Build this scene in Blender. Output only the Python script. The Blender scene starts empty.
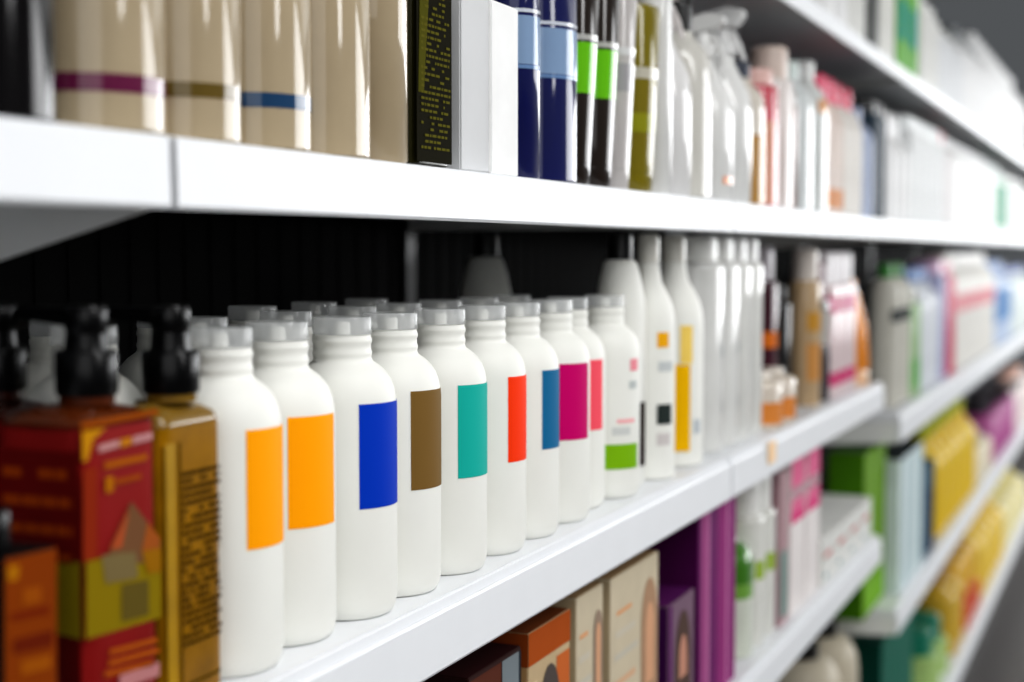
import bpy, bmesh, math, random
from mathutils import Vector
random.seed(7)
C = bpy.context.scene.collection
PI = math.pi

# ---------------------------------------------------------------- camera model
F, VPX, VPY = 1540.0, 1150.0, 250.0            # focal length in pixels of a 1024x682 frame
PH = math.atan((341 - VPY) / F)
PS = math.atan((VPX - 512) / F * math.cos(PH))
RT = Vector((math.cos(PS), math.sin(PS), 0))
FW = Vector((-math.sin(PS) * math.cos(PH), math.cos(PS) * math.cos(PH), -math.sin(PH)))
UP = RT.cross(FW)
CAM = Vector((0.452, 0.0, 1.35))                # shelf fronts stand in the plane x = 0
def ray(px, py): return FW + RT * ((px - 512) / F) + UP * ((341 - py) / F)
def on_x(px, py, x):
    r = ray(px, py); return CAM + r * ((x - CAM.x) / r.x)
def on_z(px, py, z):
    r = ray(px, py); return CAM + r * ((z - CAM.z) / r.z)
def proj(p):
    d = Vector(p) - CAM; f = d.dot(FW)
    return 512 + F * d.dot(RT) / f, 341 - F * d.dot(UP) / f
def z_at(px, py, x, y):                        # height of the pixel row py above the ground spot x, y
    d = Vector((x, y, CAM.z)) - CAM
    lo, hi = -1.4, 2.0
    for _ in range(50):
        m = (lo + hi) / 2
        if proj((x, y, CAM.z + m))[1] > py: lo = m
        else: hi = m
    return CAM.z + lo
def y_right(px, xc, r, z):                     # y of an upright cylinder whose right outline meets px
    lo, hi = 0.1, 9.0
    for _ in range(50):
        m = (lo + hi) / 2
        q = max(proj((xc + r * math.cos(a), m + r * math.sin(a), z))[0] for a in [i * PI / 60 for i in range(-10, 50)])
        if q < px: lo = m
        else: hi = m
    return lo

# ---------------------------------------------------------------- materials
_m = {}
def srgb(c):
    return tuple(((v / 255) / 12.92 if v / 255 <= .04045 else ((v / 255 + .055) / 1.055) ** 2.4) for v in c)
def mat(rgb, rough=.35, coat=0., trans=0., metal=0., sss=0., ior=1.45, var=.04, bump=0., name='paint', spec=.5):
    k = (tuple(rgb), spec, rough, coat, trans, metal, sss, ior, var, bump)
    if k in _m: return _m[k]
    m = bpy.data.materials.new(name); m.use_nodes = True
    nt = m.node_tree; b = nt.nodes['Principled BSDF']
    col = srgb(rgb)
    tc = nt.nodes.new('ShaderNodeTexCoord'); nz = nt.nodes.new('ShaderNodeTexNoise')
    nz.inputs['Scale'].default_value = 25; nz.inputs['Detail'].default_value = 3
    nt.links.new(tc.outputs['Object'], nz.inputs['Vector'])
    rp = nt.nodes.new('ShaderNodeValToRGB')
    rp.color_ramp.elements[0].position = .3; rp.color_ramp.elements[1].position = .7
    rp.color_ramp.elements[0].color = tuple(c * (1 - var) for c in col) + (1,)
    rp.color_ramp.elements[1].color = tuple(min(1, c * (1 + var)) for c in col) + (1,)
    nt.links.new(nz.outputs['Fac'], rp.inputs['Fac']); nt.links.new(rp.outputs['Color'], b.inputs['Base Color'])
    b.inputs['Roughness'].default_value = rough
    b.inputs['Coat Weight'].default_value = coat; b.inputs['Coat Roughness'].default_value = .06
    b.inputs['Transmission Weight'].default_value = trans
    b.inputs['Specular IOR Level'].default_value = spec
    b.inputs['Metallic'].default_value = metal; b.inputs['IOR'].default_value = ior
    if sss:
        b.inputs['Subsurface Weight'].default_value = sss
        b.inputs['Subsurface Radius'].default_value = (.01, .01, .01); b.inputs['Subsurface Scale'].default_value = .4
    if bump:
        bp = nt.nodes.new('ShaderNodeBump'); bp.inputs['Strength'].default_value = bump
        n2 = nt.nodes.new('ShaderNodeTexNoise'); n2.inputs['Scale'].default_value = 180
        nt.links.new(tc.outputs['Object'], n2.inputs['Vector'])
        nt.links.new(n2.outputs['Fac'], bp.inputs['Height']); nt.links.new(bp.outputs['Normal'], b.inputs['Normal'])
    _m[k] = m
    return m
def plastic(rgb, rough=.28, coat=.0): return mat(rgb, rough, coat, name='plastic')
def gloss(rgb): return mat(tuple(int(c * .93) for c in rgb), .55, 1., spec=.12, name='glossy_plastic')
def satin(rgb): return mat(tuple(int(c * .95) for c in rgb), .5, .12, spec=.2, name='satin_plastic')
FIN = [gloss]
def finish_now(rgb): return FIN[0](rgb)
def card(rgb): return mat(rgb, .6, 0, spec=.12, name='carton_board')
def ink(rgb): return mat(rgb, .7, 0, spec=.03, name='printed_ink', var=.02)
WHITE = (238, 238, 234)
HDPE = mat((232, 232, 226), .5, 0, name='white_plastic', var=.012, spec=.3)
CLEAR = mat((236, 238, 238), .1, 0, name='clear_plastic', var=.01)
CLEAR.node_tree.nodes['Principled BSDF'].inputs['Alpha'].default_value = .34
BLACK = mat((7, 7, 8), .25, 0, name='black_plastic', spec=.3)
SHELF = mat((226, 228, 231), .42, 0, name='white_enamel', var=.01, spec=.35)
SHELF_UNDER = mat((226, 227, 224), .6, .0, name='white_enamel_side', var=.01, spec=.2)

# ---------------------------------------------------------------- mesh helpers
def mesh(name, bm, m, smooth=True):
    bmesh.ops.recalc_face_normals(bm, faces=bm.faces)
    me = bpy.data.meshes.new(name); bm.to_mesh(me); bm.free()
    me.materials.append(m)
    if smooth:
        for p in me.polygons: p.use_smooth = True
        try: me.set_sharp_from_angle(angle=math.radians(38))
        except Exception: pass
    return me
def sec_at(S, z):
    if z <= S[0][0]: return S[0][1:]
    for a, b in zip(S, S[1:]):
        if z <= b[0]:
            t = 0 if b[0] == a[0] else (z - a[0]) / (b[0] - a[0])
            return tuple(a[i] + (b[i] - a[i]) * t for i in (1, 2, 3))
    return S[-1][1:]
def pt(s, a, off=0):
    rx, ry, n = s; c, d = math.cos(a), math.sin(a)
    k = (abs(c) ** n + abs(d) ** n) ** (-1 / n)
    return ((rx + off) * c * k, (ry + off) * d * k)
def S3(sections): return [(s + (2.0,) if len(s) == 3 else (s[0], s[1], s[1], 2.0) if len(s) == 2 else s) for s in sections]
def loft(sections, seg=40, bm=None, at=(0, 0, 0)):
    S = S3(sections); bm = bm or bmesh.new(); rings = []
    for s in S:
        rings.append([bm.verts.new((p[0] + at[0], p[1] + at[1], s[0] + at[2])) for p in (pt(s[1:], 2 * PI * i / seg + .001) for i in range(seg))])
    for a, b in zip(rings, rings[1:]):
        for i in range(seg):
            j = (i + 1) % seg
            bm.faces.new((a[i], a[j], b[j], b[i]))
    bm.faces.new(rings[0][::-1]); bm.faces.new(rings[-1])
    return bm
def patch(sections, z0, z1, a0, a1, off=.0004, na=14, bm=None):
    S = S3(sections); bm = bm or bmesh.new()
    zs = sorted({z0, z1} | {s[0] for s in S if z0 < s[0] < z1})
    g = [[bm.verts.new(pt(sec_at(S, z), a0 + (a1 - a0) * i / na, off) + (z,)) for i in range(na + 1)] for z in zs]
    for a, b in zip(g, g[1:]):
        for i in range(na): bm.faces.new((a[i], a[i + 1], b[i + 1], b[i]))
    return bm
def box(bm, x0, x1, y0, y1, z0, z1, bev=0):
    r = bmesh.ops.create_cube(bm, size=1)
    for v in r['verts']:
        v.co = Vector(((x0 + x1) / 2 + v.co.x * (x1 - x0), (y0 + y1) / 2 + v.co.y * (y1 - y0), (z0 + z1) / 2 + v.co.z * (z1 - z0)))
    if bev:
        es = list({e for v in r['verts'] for e in v.link_edges})
        bmesh.ops.bevel(bm, geom=es, offset=bev, segments=2, affect='EDGES')
    return bm
def prism(bm, pts, axis, a, b):                # extrude the outline pts along an axis
    def P(u, v, w): return {'y': (u, w, v), 'x': (w, u, v), 'z': (u, v, w)}[axis]
    A = [bm.verts.new(P(u, v, a)) for u, v in pts]; B = [bm.verts.new(P(u, v, b)) for u, v in pts]
    n = len(pts)
    for i in range(n): bm.faces.new((A[i], A[(i + 1) % n], B[(i + 1) % n], B[i]))
    bm.faces.new(A[::-1]); bm.faces.new(B)
    return bm
def flat(bm, pts, x=None, y=None):             # a flat printed shape on a face: pts are (u, z)
    bm.faces.new([bm.verts.new((x, u, v) if x is not None else (u, y, v)) for u, v in pts]); return bm

# ---------------------------------------------------------------- scene objects
class Kind:                                    # parts of one product: (name, mesh, parent index or None, label)
    def __init__(s): s.parts = []
    def add(s, name, bm, m, parent=None, label=None, smooth=True):
        s.parts.append((name, mesh(name, bm, m, smooth), parent, label)); return len(s.parts) - 1
_labels = {}
def place(kind, name, loc, label, cat, group=None, rz=0.):
    r = bpy.data.objects.new(name, None); C.objects.link(r)
    r.empty_display_size = .02
    r.location = loc; r.rotation_euler.z = rz
    r['label'] = label; r['category'] = cat
    if group: r['group'] = group
    obs = []
    for n, me, par, lab in kind.parts:
        o = bpy.data.objects.new(n, me); C.objects.link(o)
        o.parent = r if par is None else obs[par]
        if lab: o['label'] = lab
        obs.append(o)
    return r
def structure(name, bm, m):
    o = bpy.data.objects.new(name, mesh(name, bm, m, False)); C.objects.link(o); o['kind'] = 'structure'; return o

# ---- product builders: origin at the base, +x faces the aisle
def body_round(D, H, style):
    r = D / 2
    if style == 'squat':  f = [(0, .9), (.012, 1), (.72, 1), (.79, .96), (.84, .84), (.875, .64), (.88, .5)]; nk = .46
    elif style == 'cyl':  f = [(0, .94), (.01, 1), (.84, 1), (.865, .97), (.875, .9), (.88, .8)]; nk = .78
    elif style == 'pear': f = [(0, .9), (.012, 1), (.60, 1), (.66, .97), (.71, .88), (.76, .68), (.80, .5), (.85, .42), (.88, .4)]; nk = .4
    elif style == 'slope': f = [(0, .92), (.01, 1), (.66, 1), (.72, .97), (.79, .85), (.86, .68), (.872, .62), (.88, .5)]; nk = .5
    else:                 f = [(0, .9), (.012, 1), (.66, 1), (.72, .97), (.77, .88), (.81, .72), (.84, .5), (.88, .42)]; nk = .42
    return [(z * H, k * r) for z, k in f], nk * r
def bands(k, S, marks, parent, span=100, shiny=True):
    for (z0, z1, rgb, *ang) in marks:
        a0, a1 = ang if ang else (-span, span)
        H = S[-1][0]
        k.add('label', patch(S, z0 * H, z1 * H, math.radians(a0), math.radians(a1)), (finish_now if shiny else ink)(rgb), parent)
def bottle(D, H, col, cap=WHITE, style='round', marks=(), finish=finish_now, capfin=plastic, sq=2.0, capH=None):
    k = Kind(); S, nr = body_round(D, H, style)
    top = S[-1][0]; ch = capH or (H - top)
    S = [(z * (H - ch) / top, r) for z, r in S]
    S4 = [(z, r, r, sq if i < len(S) - 2 else 2.0) for i, (z, r) in enumerate(S)]
    b = k.add('body', loft(S4, 44), finish(col))
    cr = max(nr, D * .19); z = H - ch
    k.add('cap', loft([(z + .0005, cr), (z + ch * .8, cr), (z + ch * .93, cr * .97), (H, cr * .86)], 32), capfin(cap))
    bands(k, S4, marks, b)
    return k
def pump(D, H, col, pumpcol=(12, 12, 13), marks=(), finish=finish_now, sq=2.0, bodyfrac=.74):
    k = Kind(); r = D / 2; hb = H * bodyfrac
    S = [(0, .93 * r, .93 * r, sq), (.004, r, r, sq), (hb * .92, r, r, sq), (hb * .96, r * .95, r * .95, sq), (hb * .985, r * .8, r * .8, 2.4), (hb, r * .55, r * .55, 2.0)]
    b = k.add('body', loft(S, 44), finish(col))
    pm = plastic(pumpcol)
    c = k.add('collar', loft([(hb + .0003, r * .62), (hb + (H - hb) * .38, r * .62), (hb + (H - hb) * .42, r * .5)], 32), pm)
    z = hb + (H - hb) * .42
    k.add('stem', loft([(z, r * .24), (H - .012, r * .24)], 20), pm)
    bm = loft([(H - .016, r * .36), (H - .004, r * .42), (H, r * .36)], 24)
    box(bm, 0, r * 1.35, -r * .18, r * .18, H - .011, H - .003, .0015)
    k.add('pump_head', bm, pm)
    bands(k, S, marks, b)
    return k
def spray(D, H, col, headcol=WHITE, marks=()):
    k = Kind(); r = D / 2; hb = H * .76
    S = [(0, .93 * r), (.004, r), (hb * .62, r), (hb * .74, r * .93), (hb * .86, r * .62), (hb * .94, r * .42), (hb, r * .38)]
    b = k.add('body', loft(S, 40), gloss(col))
    hm = plastic(headcol)
    k.add('collar', loft([(hb + .0003, r * .48), (hb + .016, r * .48), (hb + .018, r * .3), (hb + .03, r * .28)], 28), hm)
    bm = bmesh.new()
    prism(bm, [(-r * .45, hb + .03), (r * .5, hb + .034), (r * .75, H - .012), (r * .72, H - .005), (r * .2, H), (-r * .45, H - .006)], 'y', -r * .24, r * .24)
    h = k.add('spray_head', bm, hm)
    bm = bmesh.new()
    prism(bm, [(r * .4, hb + .03), (r * .65, hb + .012), (r * .8, hb - .008), (r * .72, hb - .009), (r * .5, hb + .008), (r * .25, hb + .028)], 'y', -r * .12, r * .12)
    k.add('trigger', bm, hm, h)
    bands(k, S, marks, b)
    return k
def tube(D, H, col, cap=WHITE, marks=(), wide=1.12):
    k = Kind(); r = D / 2 / 1.15; ch = H * .14
    k.add('cap', loft([(0, r * .86), (.003, r * .9), (ch - .002, r * .9), (ch, r * .86)], 36), plastic(cap))
    S = [(ch + .0004, r * .86, r * .86, 2.0), (ch + .006, r * .94, r * .94, 2.0), (H * .55, r * .8, r * 1.03, 2.0), (H * .85, r * .38, r * wide, 2.0), (H * .94, r * .12, r * wide * 1.02, 2.6), (H, r * .07, r * wide * 1.02, 3.0)]
    b = k.add('body', loft(S, 44), satin(col))
    bands(k, S, marks, b, 85)
    return k
def tapered(D, H, col, marks=(), top=1.25):
    k = Kind(); r = D / 2 / top; ch = .02
    k.add('cap', loft([(0, r * .8), (.002, r * .85), (ch, r * .88)], 36), gloss(col))
    S = [(ch + .0003, r * .88), (ch + .001, r * .883), (H * .95, r * top), (H * .985, r * top * .95), (H, r * top * .8)]
    S = S3(S)
    b = k.add('body', loft(S, 44), gloss(col)); bands(k, S, marks, b)
    return k
def carton(W, H, col, depth=None, side=None, top=None, marks=(), lidband=None):
    k = Kind(); d = depth or W; bm = box(bmesh.new(), -d / 2, d / 2, -W / 2, W / 2, 0, H, .0008)
    b = k.add('body', bm, card(col))
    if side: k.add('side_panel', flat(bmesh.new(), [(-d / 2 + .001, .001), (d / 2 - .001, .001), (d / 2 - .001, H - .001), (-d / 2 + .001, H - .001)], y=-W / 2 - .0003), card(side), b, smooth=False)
    if top:
        bm = bmesh.new(); e = .0008
        bm.faces.new([bm.verts.new(p) for p in ((-d / 2 + e, -W / 2 + e, H + .0003), (d / 2 - e, -W / 2 + e, H + .0003), (d / 2 - e, W / 2 - e, H + .0003), (-d / 2 + e, W / 2 - e, H + .0003))])
        k.add('top_flap', bm, card(top), b, smooth=False)
    for (y0, y1, z0, z1, rgb) in marks:
        k.add('label', flat(bmesh.new(), [((y0 - .5) * W, z0 * H), ((y1 - .5) * W, z0 * H), ((y1 - .5) * W, z1 * H), ((y0 - .5) * W, z1 * H)], x=d / 2 + .0004), ink(rgb), b, smooth=False)
    return k
def portrait(k, W, H, d, yc, w, z1, hair, skin, z0=0.):
    # an arch of hair with a plain face patch inside, printed on the front of a dye carton
    def arch(w, za, zb, dx, c, name):
        P = [(yc * W - W / 2 - w / 2, za), (yc * W - W / 2 + w / 2, za)]
        P += [(yc * W - W / 2 + w / 2 * math.cos(t), zb - w * .9 + w * .9 * math.sin(t)) for t in [i * PI / 12 for i in range(0, 13)]]
        k.add(name, flat(bmesh.new(), P, x=d / 2 + dx), ink(c), 0, smooth=False)
    arch(w, z0, z1, .0005, hair, 'printed_hair'); arch(w * .5, z0 + (z1 - z0) * .45, z1 - w * .45, .0008, skin, 'printed_face')

# ---------------------------------------------------------------- the setting
structure('floor', box(bmesh.new(), -1.5, 9, -2.5, 13, -.1, 0), mat((84, 80, 78), .5, .0, name='floor_vinyl'))
structure('ceiling', box(bmesh.new(), -1.5, 9, -2.5, 13, 3.4, 3.5), mat((200, 200, 198), .7, name='ceiling_board'))

ZU, ZT, ZL, ZM, ZL3, ZM3, ZN = [CAM.z + v for v in (.0575, .356, -.2450, -.533, -.326, -.722, -1.115)]
BAYS = [(-.485, .647), (.653, 1.772), (1.778, 2.905), (3.12, 4.20), (4.206, 5.30), (5.306, 6.40), (6.406, 7.50)]
DEPTH = .42
def shelf_kind(L, rail_h, left, right, drop=.0075):
    k = Kind()
    k.add('deck', box(bmesh.new(), -DEPTH, -.006, 0, L, -.018, 0, .0012), SHELF)
    t = -drop
    P = [(-.0055, -.0002), (-.004, -.0012), (-.0035, t - .001), (-.002, t + .0006), (-.0008, t + .0002), (0, t - .0015), (.0008, t - rail_h + .002), (-.0005, t - rail_h), (-.004, t - rail_h), (-.0055, t - rail_h + .004)]
    bm = prism(bmesh.new(), P, 'y', .0001, L - .0001)
    k.add('price_rail', bm, SHELF, smooth=False)
    for y, dr in ((.002, left), (L - .0045, right)):
        z = t - rail_h + (0 if dr else .006)
        Q = [(-.0065, -.019), (-.0065, z + .004), (-.009, z + .001), (-.014, z - .0012), (-.19, z - .048 * dr - .0013), (-DEPTH, z - .11 * dr - .0014), (-DEPTH, -.019)]
        k.add('bracket', prism(bmesh.new(), Q, 'y', y, y + .0025), SHELF_UNDER)
    return k
bayname = ['nearest bay', 'second bay', 'third bay', 'fourth bay', 'fifth bay', 'sixth bay', 'farthest bay']
def shelf(bay, z, what, rail_h=.036):
    y0, y1 = BAYS[bay]
    if bay == 2 and z in (ZU, ZT, ZN): y1 = 3.114
    return place(shelf_kind(y1 - y0, rail_h, .22 if bay == 3 else 0., 1. if bay == 0 else 0., .0012 if z in (ZU, ZT) else .0075), 'metal_shelf', (0, y0, z), f'white metal shelf with price rail, {what}, {bayname[bay]}', 'shelf', 'white gondola shelves')
for b in range(0, 7): shelf(b, ZU, 'upper level')
for b in range(2, 7): shelf(b, ZT, 'topmost level', .028)
shelf(0, ZL, 'middle level', .042); shelf(1, ZL, 'middle level', .042); tagged = shelf(2, ZL, 'middle level', .042)
shelf(1, ZM, 'lower level', .042); shelf(2, ZM, 'lower level', .042)
for b in range(3, 7): shelf(b, ZL3, 'middle level', .052)
for b in range(3, 7): shelf(b, ZM3, 'lower level', .045)
for b in (2, 3, 4, 5, 6): shelf(b, ZN, 'bottom level', .045)

def panel_mat():
    m = mat((15, 15, 15), .7, 0, name='black_back_panel', var=.08, spec=.1)
    return m
for b, (y0, y1) in enumerate(BAYS):
    k = Kind()
    bm = box(bmesh.new(), -.445, -.43, y0 - .003, y1 + .003, .02, 2.25)
    for i in range(0, 25):                      # upright grooves between the panel boards
        y = y0 + (i + .5) * (y1 - y0) / 25
        box(bm, -.4302, -.4285, y - .0165, y + .0165, .05, 2.24)
    k.add('back_panel', bm, panel_mat(), smooth=False)
    for y in (y0 - .003, y1 - .012):
        k.add('upright', box(bmesh.new(), -.4284, -.4215, y, y + .015, .0, 2.25, .001), mat((40, 40, 41), .4, .1, name='upright_paint'))
    k.add('plinth', box(bmesh.new(), -.40, -.05, y0, y1, .0, .05, .002), mat((52, 50, 50), .5, name='plinth_paint'))
    place(k, 'shelving_frame', (0, 0, 0), f'black slatted back panel and uprights of the {bayname[b]}', 'shelving', 'gondola shelving frames')

# ---------------------------------------------------------------- rows of products
ORD = ['nearest', 'second', 'third', 'fourth', 'fifth', 'sixth', 'seventh', 'eighth', 'ninth', 'tenth', 'eleventh', 'twelfth']
NUM = ['', 'one', 'two', 'three', 'four', 'five', 'six', 'seven', 'eight', 'nine', 'ten', 'eleven', 'twelve']
def run(z, inset, px0, px1, top, make, name, label, cat, D=.07, H=None, n=None, square=False, pymid=None, gap=.965, hmax=None):
    """facings of one product between two outlines px0 and px1; top = pixel row of the top of the first one"""
    xf = -inset; D *= 1.18
    py = pymid or proj((0, 1.5, z + .08))[1]
    y0, y1 = on_x(px0, py, xf).y, on_x(px1, py, xf).y
    y1 = min(y1, 7.3)
    n = n or max(1, round((y1 - y0) / D)); p = (y1 - y0) / n
    d = min(D, p * gap) if n > 1 else (min(D, p) * gap if not square else p * gap)
    al = math.atan2(-(xf - CAM.x), (y0 + y1) / 2)
    for i in range(n):
        yc = y0 + (i + .5) * p if square else y0 + (i + 1) * p - d / 2 * math.tan(al / 2)
        if i == 0:
            h = min(H if H else z_at(px1, top, xf - d / 2, yc) - z, hmax or HMAX[z])
            kind = make(d, h)
        lab = label if n == 1 else f'{label}, {ORD[i]} of {NUM[n]}'
        place(kind, name, (xf - d / 2, yc, z + .0004), lab, cat, (cat + 's: ' + label) if n > 1 else None)
    return h

HMAX = {ZU: .272, ZT: .40, ZL: .285, ZL3: .355, ZM: .25, ZM3: .36, ZN: .31}
# ---- upper shelf, near end
U, I = ZU, .012
BEIGE = (176, 160, 132)
def beige(band=None):
    def f(d, h):
        mk = [(.0, .0, BEIGE)][:0]
        if band: mk = [(band[0] / (h * .88), band[1] / (h * .88), band[2])]
        return bottle(d, h, BEIGE, cap=(150, 136, 110), style='cyl', marks=mk)
    return f
run(U, I, -50, 58, 0, lambda d, h: bottle(d, h, (14, 12, 13), cap=(10, 10, 10), style='cyl', finish=lambda c: mat(c, .12, 0, name='dark_glass', spec=.5)), 'shampoo_bottle', 'glossy black bottle at the very left of the upper shelf', 'bottle', D=.066, H=.20, n=1)
run(U, I, 66, 167, 0, beige((.0195, .0285, (104, 22, 66))), 'shampoo_bottle', 'glossy beige bottle with a maroon band near its base', 'bottle', D=.08, H=.21, n=1)
run(U, I, 167, 242, 0, beige((.0235, .0315, (104, 84, 26))), 'shampoo_bottle', 'glossy beige bottle with an olive band near its base', 'bottle', D=.08, H=.21, n=1)
run(U, I, 242, 312, 0, beige((.0245, .033, (24, 66, 104))), 'shampoo_bottle', 'glossy beige bottle with a dark blue band near its base', 'bottle', D=.08, H=.21, n=1)
run(U, I, 312, 371, 0, beige(), 'shampoo_bottle', 'plain beige bottle next to the blue-banded one', 'bottle', D=.08, H=.21, n=1)
run(U, I, 371, 408, 0, beige(), 'shampoo_bottle', 'plain beige bottle beside the dark green oil bottle', 'bottle', D=.08, H=.21, n=1)
def oil(d, h):
    k = bottle(d, h, (34, 32, 8), cap=(16, 16, 14), style='squat', sq=5, finish=lambda c: mat(c, .25, 0, name='olive_glass', spec=.2))
    r = d / 2
    k.add('label', flat(bmesh.new(), [(-r * .86, .003), (r * .8, .003), (r * .8, h * .78), (-r * .86, h * .78)], x=r + .0003), ink((24, 22, 6)), 0, smooth=False)  # matte dark sheet added to keep window reflections off the flat front
    bm = bmesh.new()
    random.seed(3)
    for i in range(26):
        z = .012 + i * .0042; a = -r * .68
        while a < r * .7:
            w = random.uniform(.002, .007)
            if random.random() < .7 and a + w < r * .72: flat(bm, [(a, z), (a + w, z), (a + w, z + .0018), (a, z + .0018)], x=r + .0008)
            a += w + .0014
    k.add('printed_text', bm, ink((92, 88, 22)), 0, smooth=False)
    k.add('light_streak', flat(bmesh.new(), [(-r * .8, .05), (-r * .55, .05), (-r * .3, .118), (-r * .72, .118)], x=r + .0006), ink((78, 76, 12)), 0, smooth=False)  # slanted streak of light painted on the front as paler olive
    k.parts[-1] = ('front_strip',) + k.parts[-1][1:]
    return k
run(U, I, 412.5, 456, 1, oil, 'oil_bottle', 'dark olive square oil bottle printed with fine text lines', 'bottle', n=1, H=.155, square=True)
run(U, I + .004, 457, 488.5, 0, lambda d, h: carton(d, h, (205, 206, 207), depth=.06, marks=[(.02, .98, .008, .99, (206, 207, 208))]), 'carton', 'tall plain light grey carton beside the olive bottle', 'box', H=.19, n=1, square=True)
run(U, I, 490, 517.5, 7, lambda d, h: carton(d, h, (236, 236, 235), depth=.055), 'carton', 'shorter plain white carton left of the navy bottles', 'box', n=1, square=True)
def navy(d, h):
    b = h * .88
    return bottle(d, h, (14, 22, 84), cap=(20, 30, 90), style='cyl', marks=[(.092 / b, .131 / b, (138, 164, 196)), (.0885 / b, .0915 / b, (112, 146, 190)), (.1335 / b, .1365 / b, (214, 220, 228))])
run(U, I, 518, 540, 0, navy, 'shampoo_bottle', 'navy bottle with pale blue top band beside the white carton', 'bottle', D=.07, H=.20, n=1)
run(U, I, 540, 577, 0, navy, 'shampoo_bottle', 'navy bottle with pale blue top band beside the green-banded one', 'bottle', D=.07, H=.20, n=1)
def lime(d, h): return tapered(d, h, (38, 29, 22), marks=[(.083 / h, .128 / h, (112, 200, 12)), (.130 / h, .135 / h, (190, 190, 184))])
run(U, I, 577, 600, 0, lime, 'shampoo_tube', 'dark brown tapered bottle with lime band beside the navy bottle', 'bottle', D=.06, H=.19, n=1)
run(U, I, 600, 620, 0, lime, 'shampoo_tube', 'dark brown tapered bottle with lime band beside the pale one', 'bottle', D=.06, H=.19, n=1)
run(U, I, 620, 637, 0, lambda d, h: tapered(d, h, (196, 192, 190), marks=[(.5, .64, (170, 168, 172)), (.68, .72, (226, 226, 226))]), 'shampoo_tube', 'pale grey tapered bottle between lime-banded and olive bottles', 'bottle', D=.056, H=.19, n=1)
run(U, I, 637, 660, 0, lambda d, h: tapered(d, h, (128, 116, 14), marks=[(.32, .42, (150, 150, 20), -60, 60), (.6, .66, (200, 196, 180))], top=1.1), 'shampoo_tube', 'olive green tapered bottle followed by white bottles', 'bottle', D=.062, H=.19, n=1)
run(U, I, 660, 672, -40, lambda d, h: bottle(d, h, (226, 226, 224), style='cyl'), 'shampoo_bottle', 'tall white bottle right beside the olive one', 'bottle', D=.06, n=1)
run(U, I, 672, 691, -20, lambda d, h: spray(d, h, (230, 229, 227), headcol=(216, 210, 208)), 'spray_bottle', 'white spray bottle on the upper shelf before the black-capped one', 'spray bottle', D=.06, n=1)
run(U, I, 691, 711, 2, lambda d, h: bottle(d, h, (214, 212, 205), cap=(12, 12, 12), style='round', capH=.035), 'shampoo_bottle', 'greyish white bottle with black cap on the upper shelf', 'bottle', D=.066, n=1)
run(U, I, 711, 733, 14, lambda d, h: spray(d, h, (236, 236, 234), headcol=(222, 222, 220), marks=[(.12, .17, (232, 130, 40), -30, 20)]), 'spray_bottle', 'white spray bottle with a small orange mark, upper shelf', 'spray bottle', D=.066, n=1)
run(U, I, 733, 752, 8, lambda d, h: spray(d, h, (236, 236, 234), headcol=(226, 226, 225)), 'spray_bottle', 'plain white spray bottle beside the orange-marked one', 'spray bottle', D=.066, n=1)
run(U, I, 752, 765, 62, lambda d, h: bottle(d, h, (220, 212, 200), cap=(30, 40, 60), style='round', marks=[(.0, .55, (178, 130, 40), -90, 60)]), 'shampoo_bottle', 'cream bottle with ochre lower label, upper shelf', 'bottle', D=.06, n=1)
run(U, I, 765, 778, 70, lambda d, h: bottle(d, h, (206, 82, 96), cap=(214, 176, 168), style='cyl', marks=[(.02, .7, (214, 150, 120), -100, -20)]), 'shampoo_bottle', 'pink and salmon bottle on the upper shelf', 'bottle', D=.06, n=1)
run(U, I, 778, 793, 48, lambda d, h: bottle(d, h, (232, 224, 220), cap=(206, 190, 180), style='cyl', capH=.045), 'shampoo_bottle', 'white bottle with tall pale tan cap', 'bottle', D=.06)
run(U, I, 793, 798, 92, lambda d, h: bottle(d, h, (150, 120, 112), cap=(180, 170, 165), style='cyl'), 'shampoo_bottle', 'dull brown slim bottle on the upper shelf', 'bottle', D=.045, n=1)
run(U, I, 798, 813, 62, lambda d, h: bottle(d, h, (226, 232, 232), cap=(214, 226, 222), style='round', marks=[(.02, .7, (40, 150, 146), 40, 75)]), 'shampoo_bottle', 'white bottle with thin teal edge stripe', 'bottle', D=.065)
run(U, I, 813, 828, 62, lambda d, h: bottle(d, h, (230, 232, 230), cap=(238, 238, 236), style='round', marks=[(.74, .84, (230, 160, 90), -40, 40)]), 'shampoo_bottle', 'white bottle beside the pink-capped bottles', 'bottle', D=.065)
FIN[0] = satin
run(U, I, 828, 844, 75, lambda d, h: bottle(d, h, (226, 210, 200), cap=(222, 74, 110), style='slope', capH=.042, marks=[(.05, .22, (224, 150, 90), -70, 40)]), 'shampoo_bottle', 'blush bottle with pink cap and orange base mark', 'bottle', D=.065)
run(U, I, 844, 863, 85, lambda d, h: bottle(d, h, (234, 230, 224), cap=(216, 64, 100), style='slope', capH=.038), 'shampoo_bottle', 'white bottle with deep pink cap', 'bottle', D=.065)
run(U, I, 863, 874, 108, lambda d, h: bottle(d, h, (178, 190, 216), cap=(160, 172, 200), style='round'), 'shampoo_bottle', 'pale blue bottle beside the navy ones', 'bottle', D=.065)
run(U, I, 874, 887, 100, lambda d, h: bottle(d, h, (10, 44, 62), cap=(10, 12, 16), style='cyl'), 'shampoo_bottle', 'deep teal navy bottle on the upper shelf', 'bottle', D=.07)
run(U, I, 887, 911, 108, lambda d, h: bottle(d, h, (238, 238, 238), cap=(244, 244, 244), style='slope', capH=.05), 'shampoo_bottle', 'big white bottle with wide white cap', 'bottle', D=.085)
run(U, I, 911, 945, 116, lambda d, h: bottle(d, h, (236, 238, 238), cap=(230, 234, 234), style='cyl'), 'shampoo_bottle', 'tall white cylindrical bottle past the wide-capped ones', 'bottle', D=.085)
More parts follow.
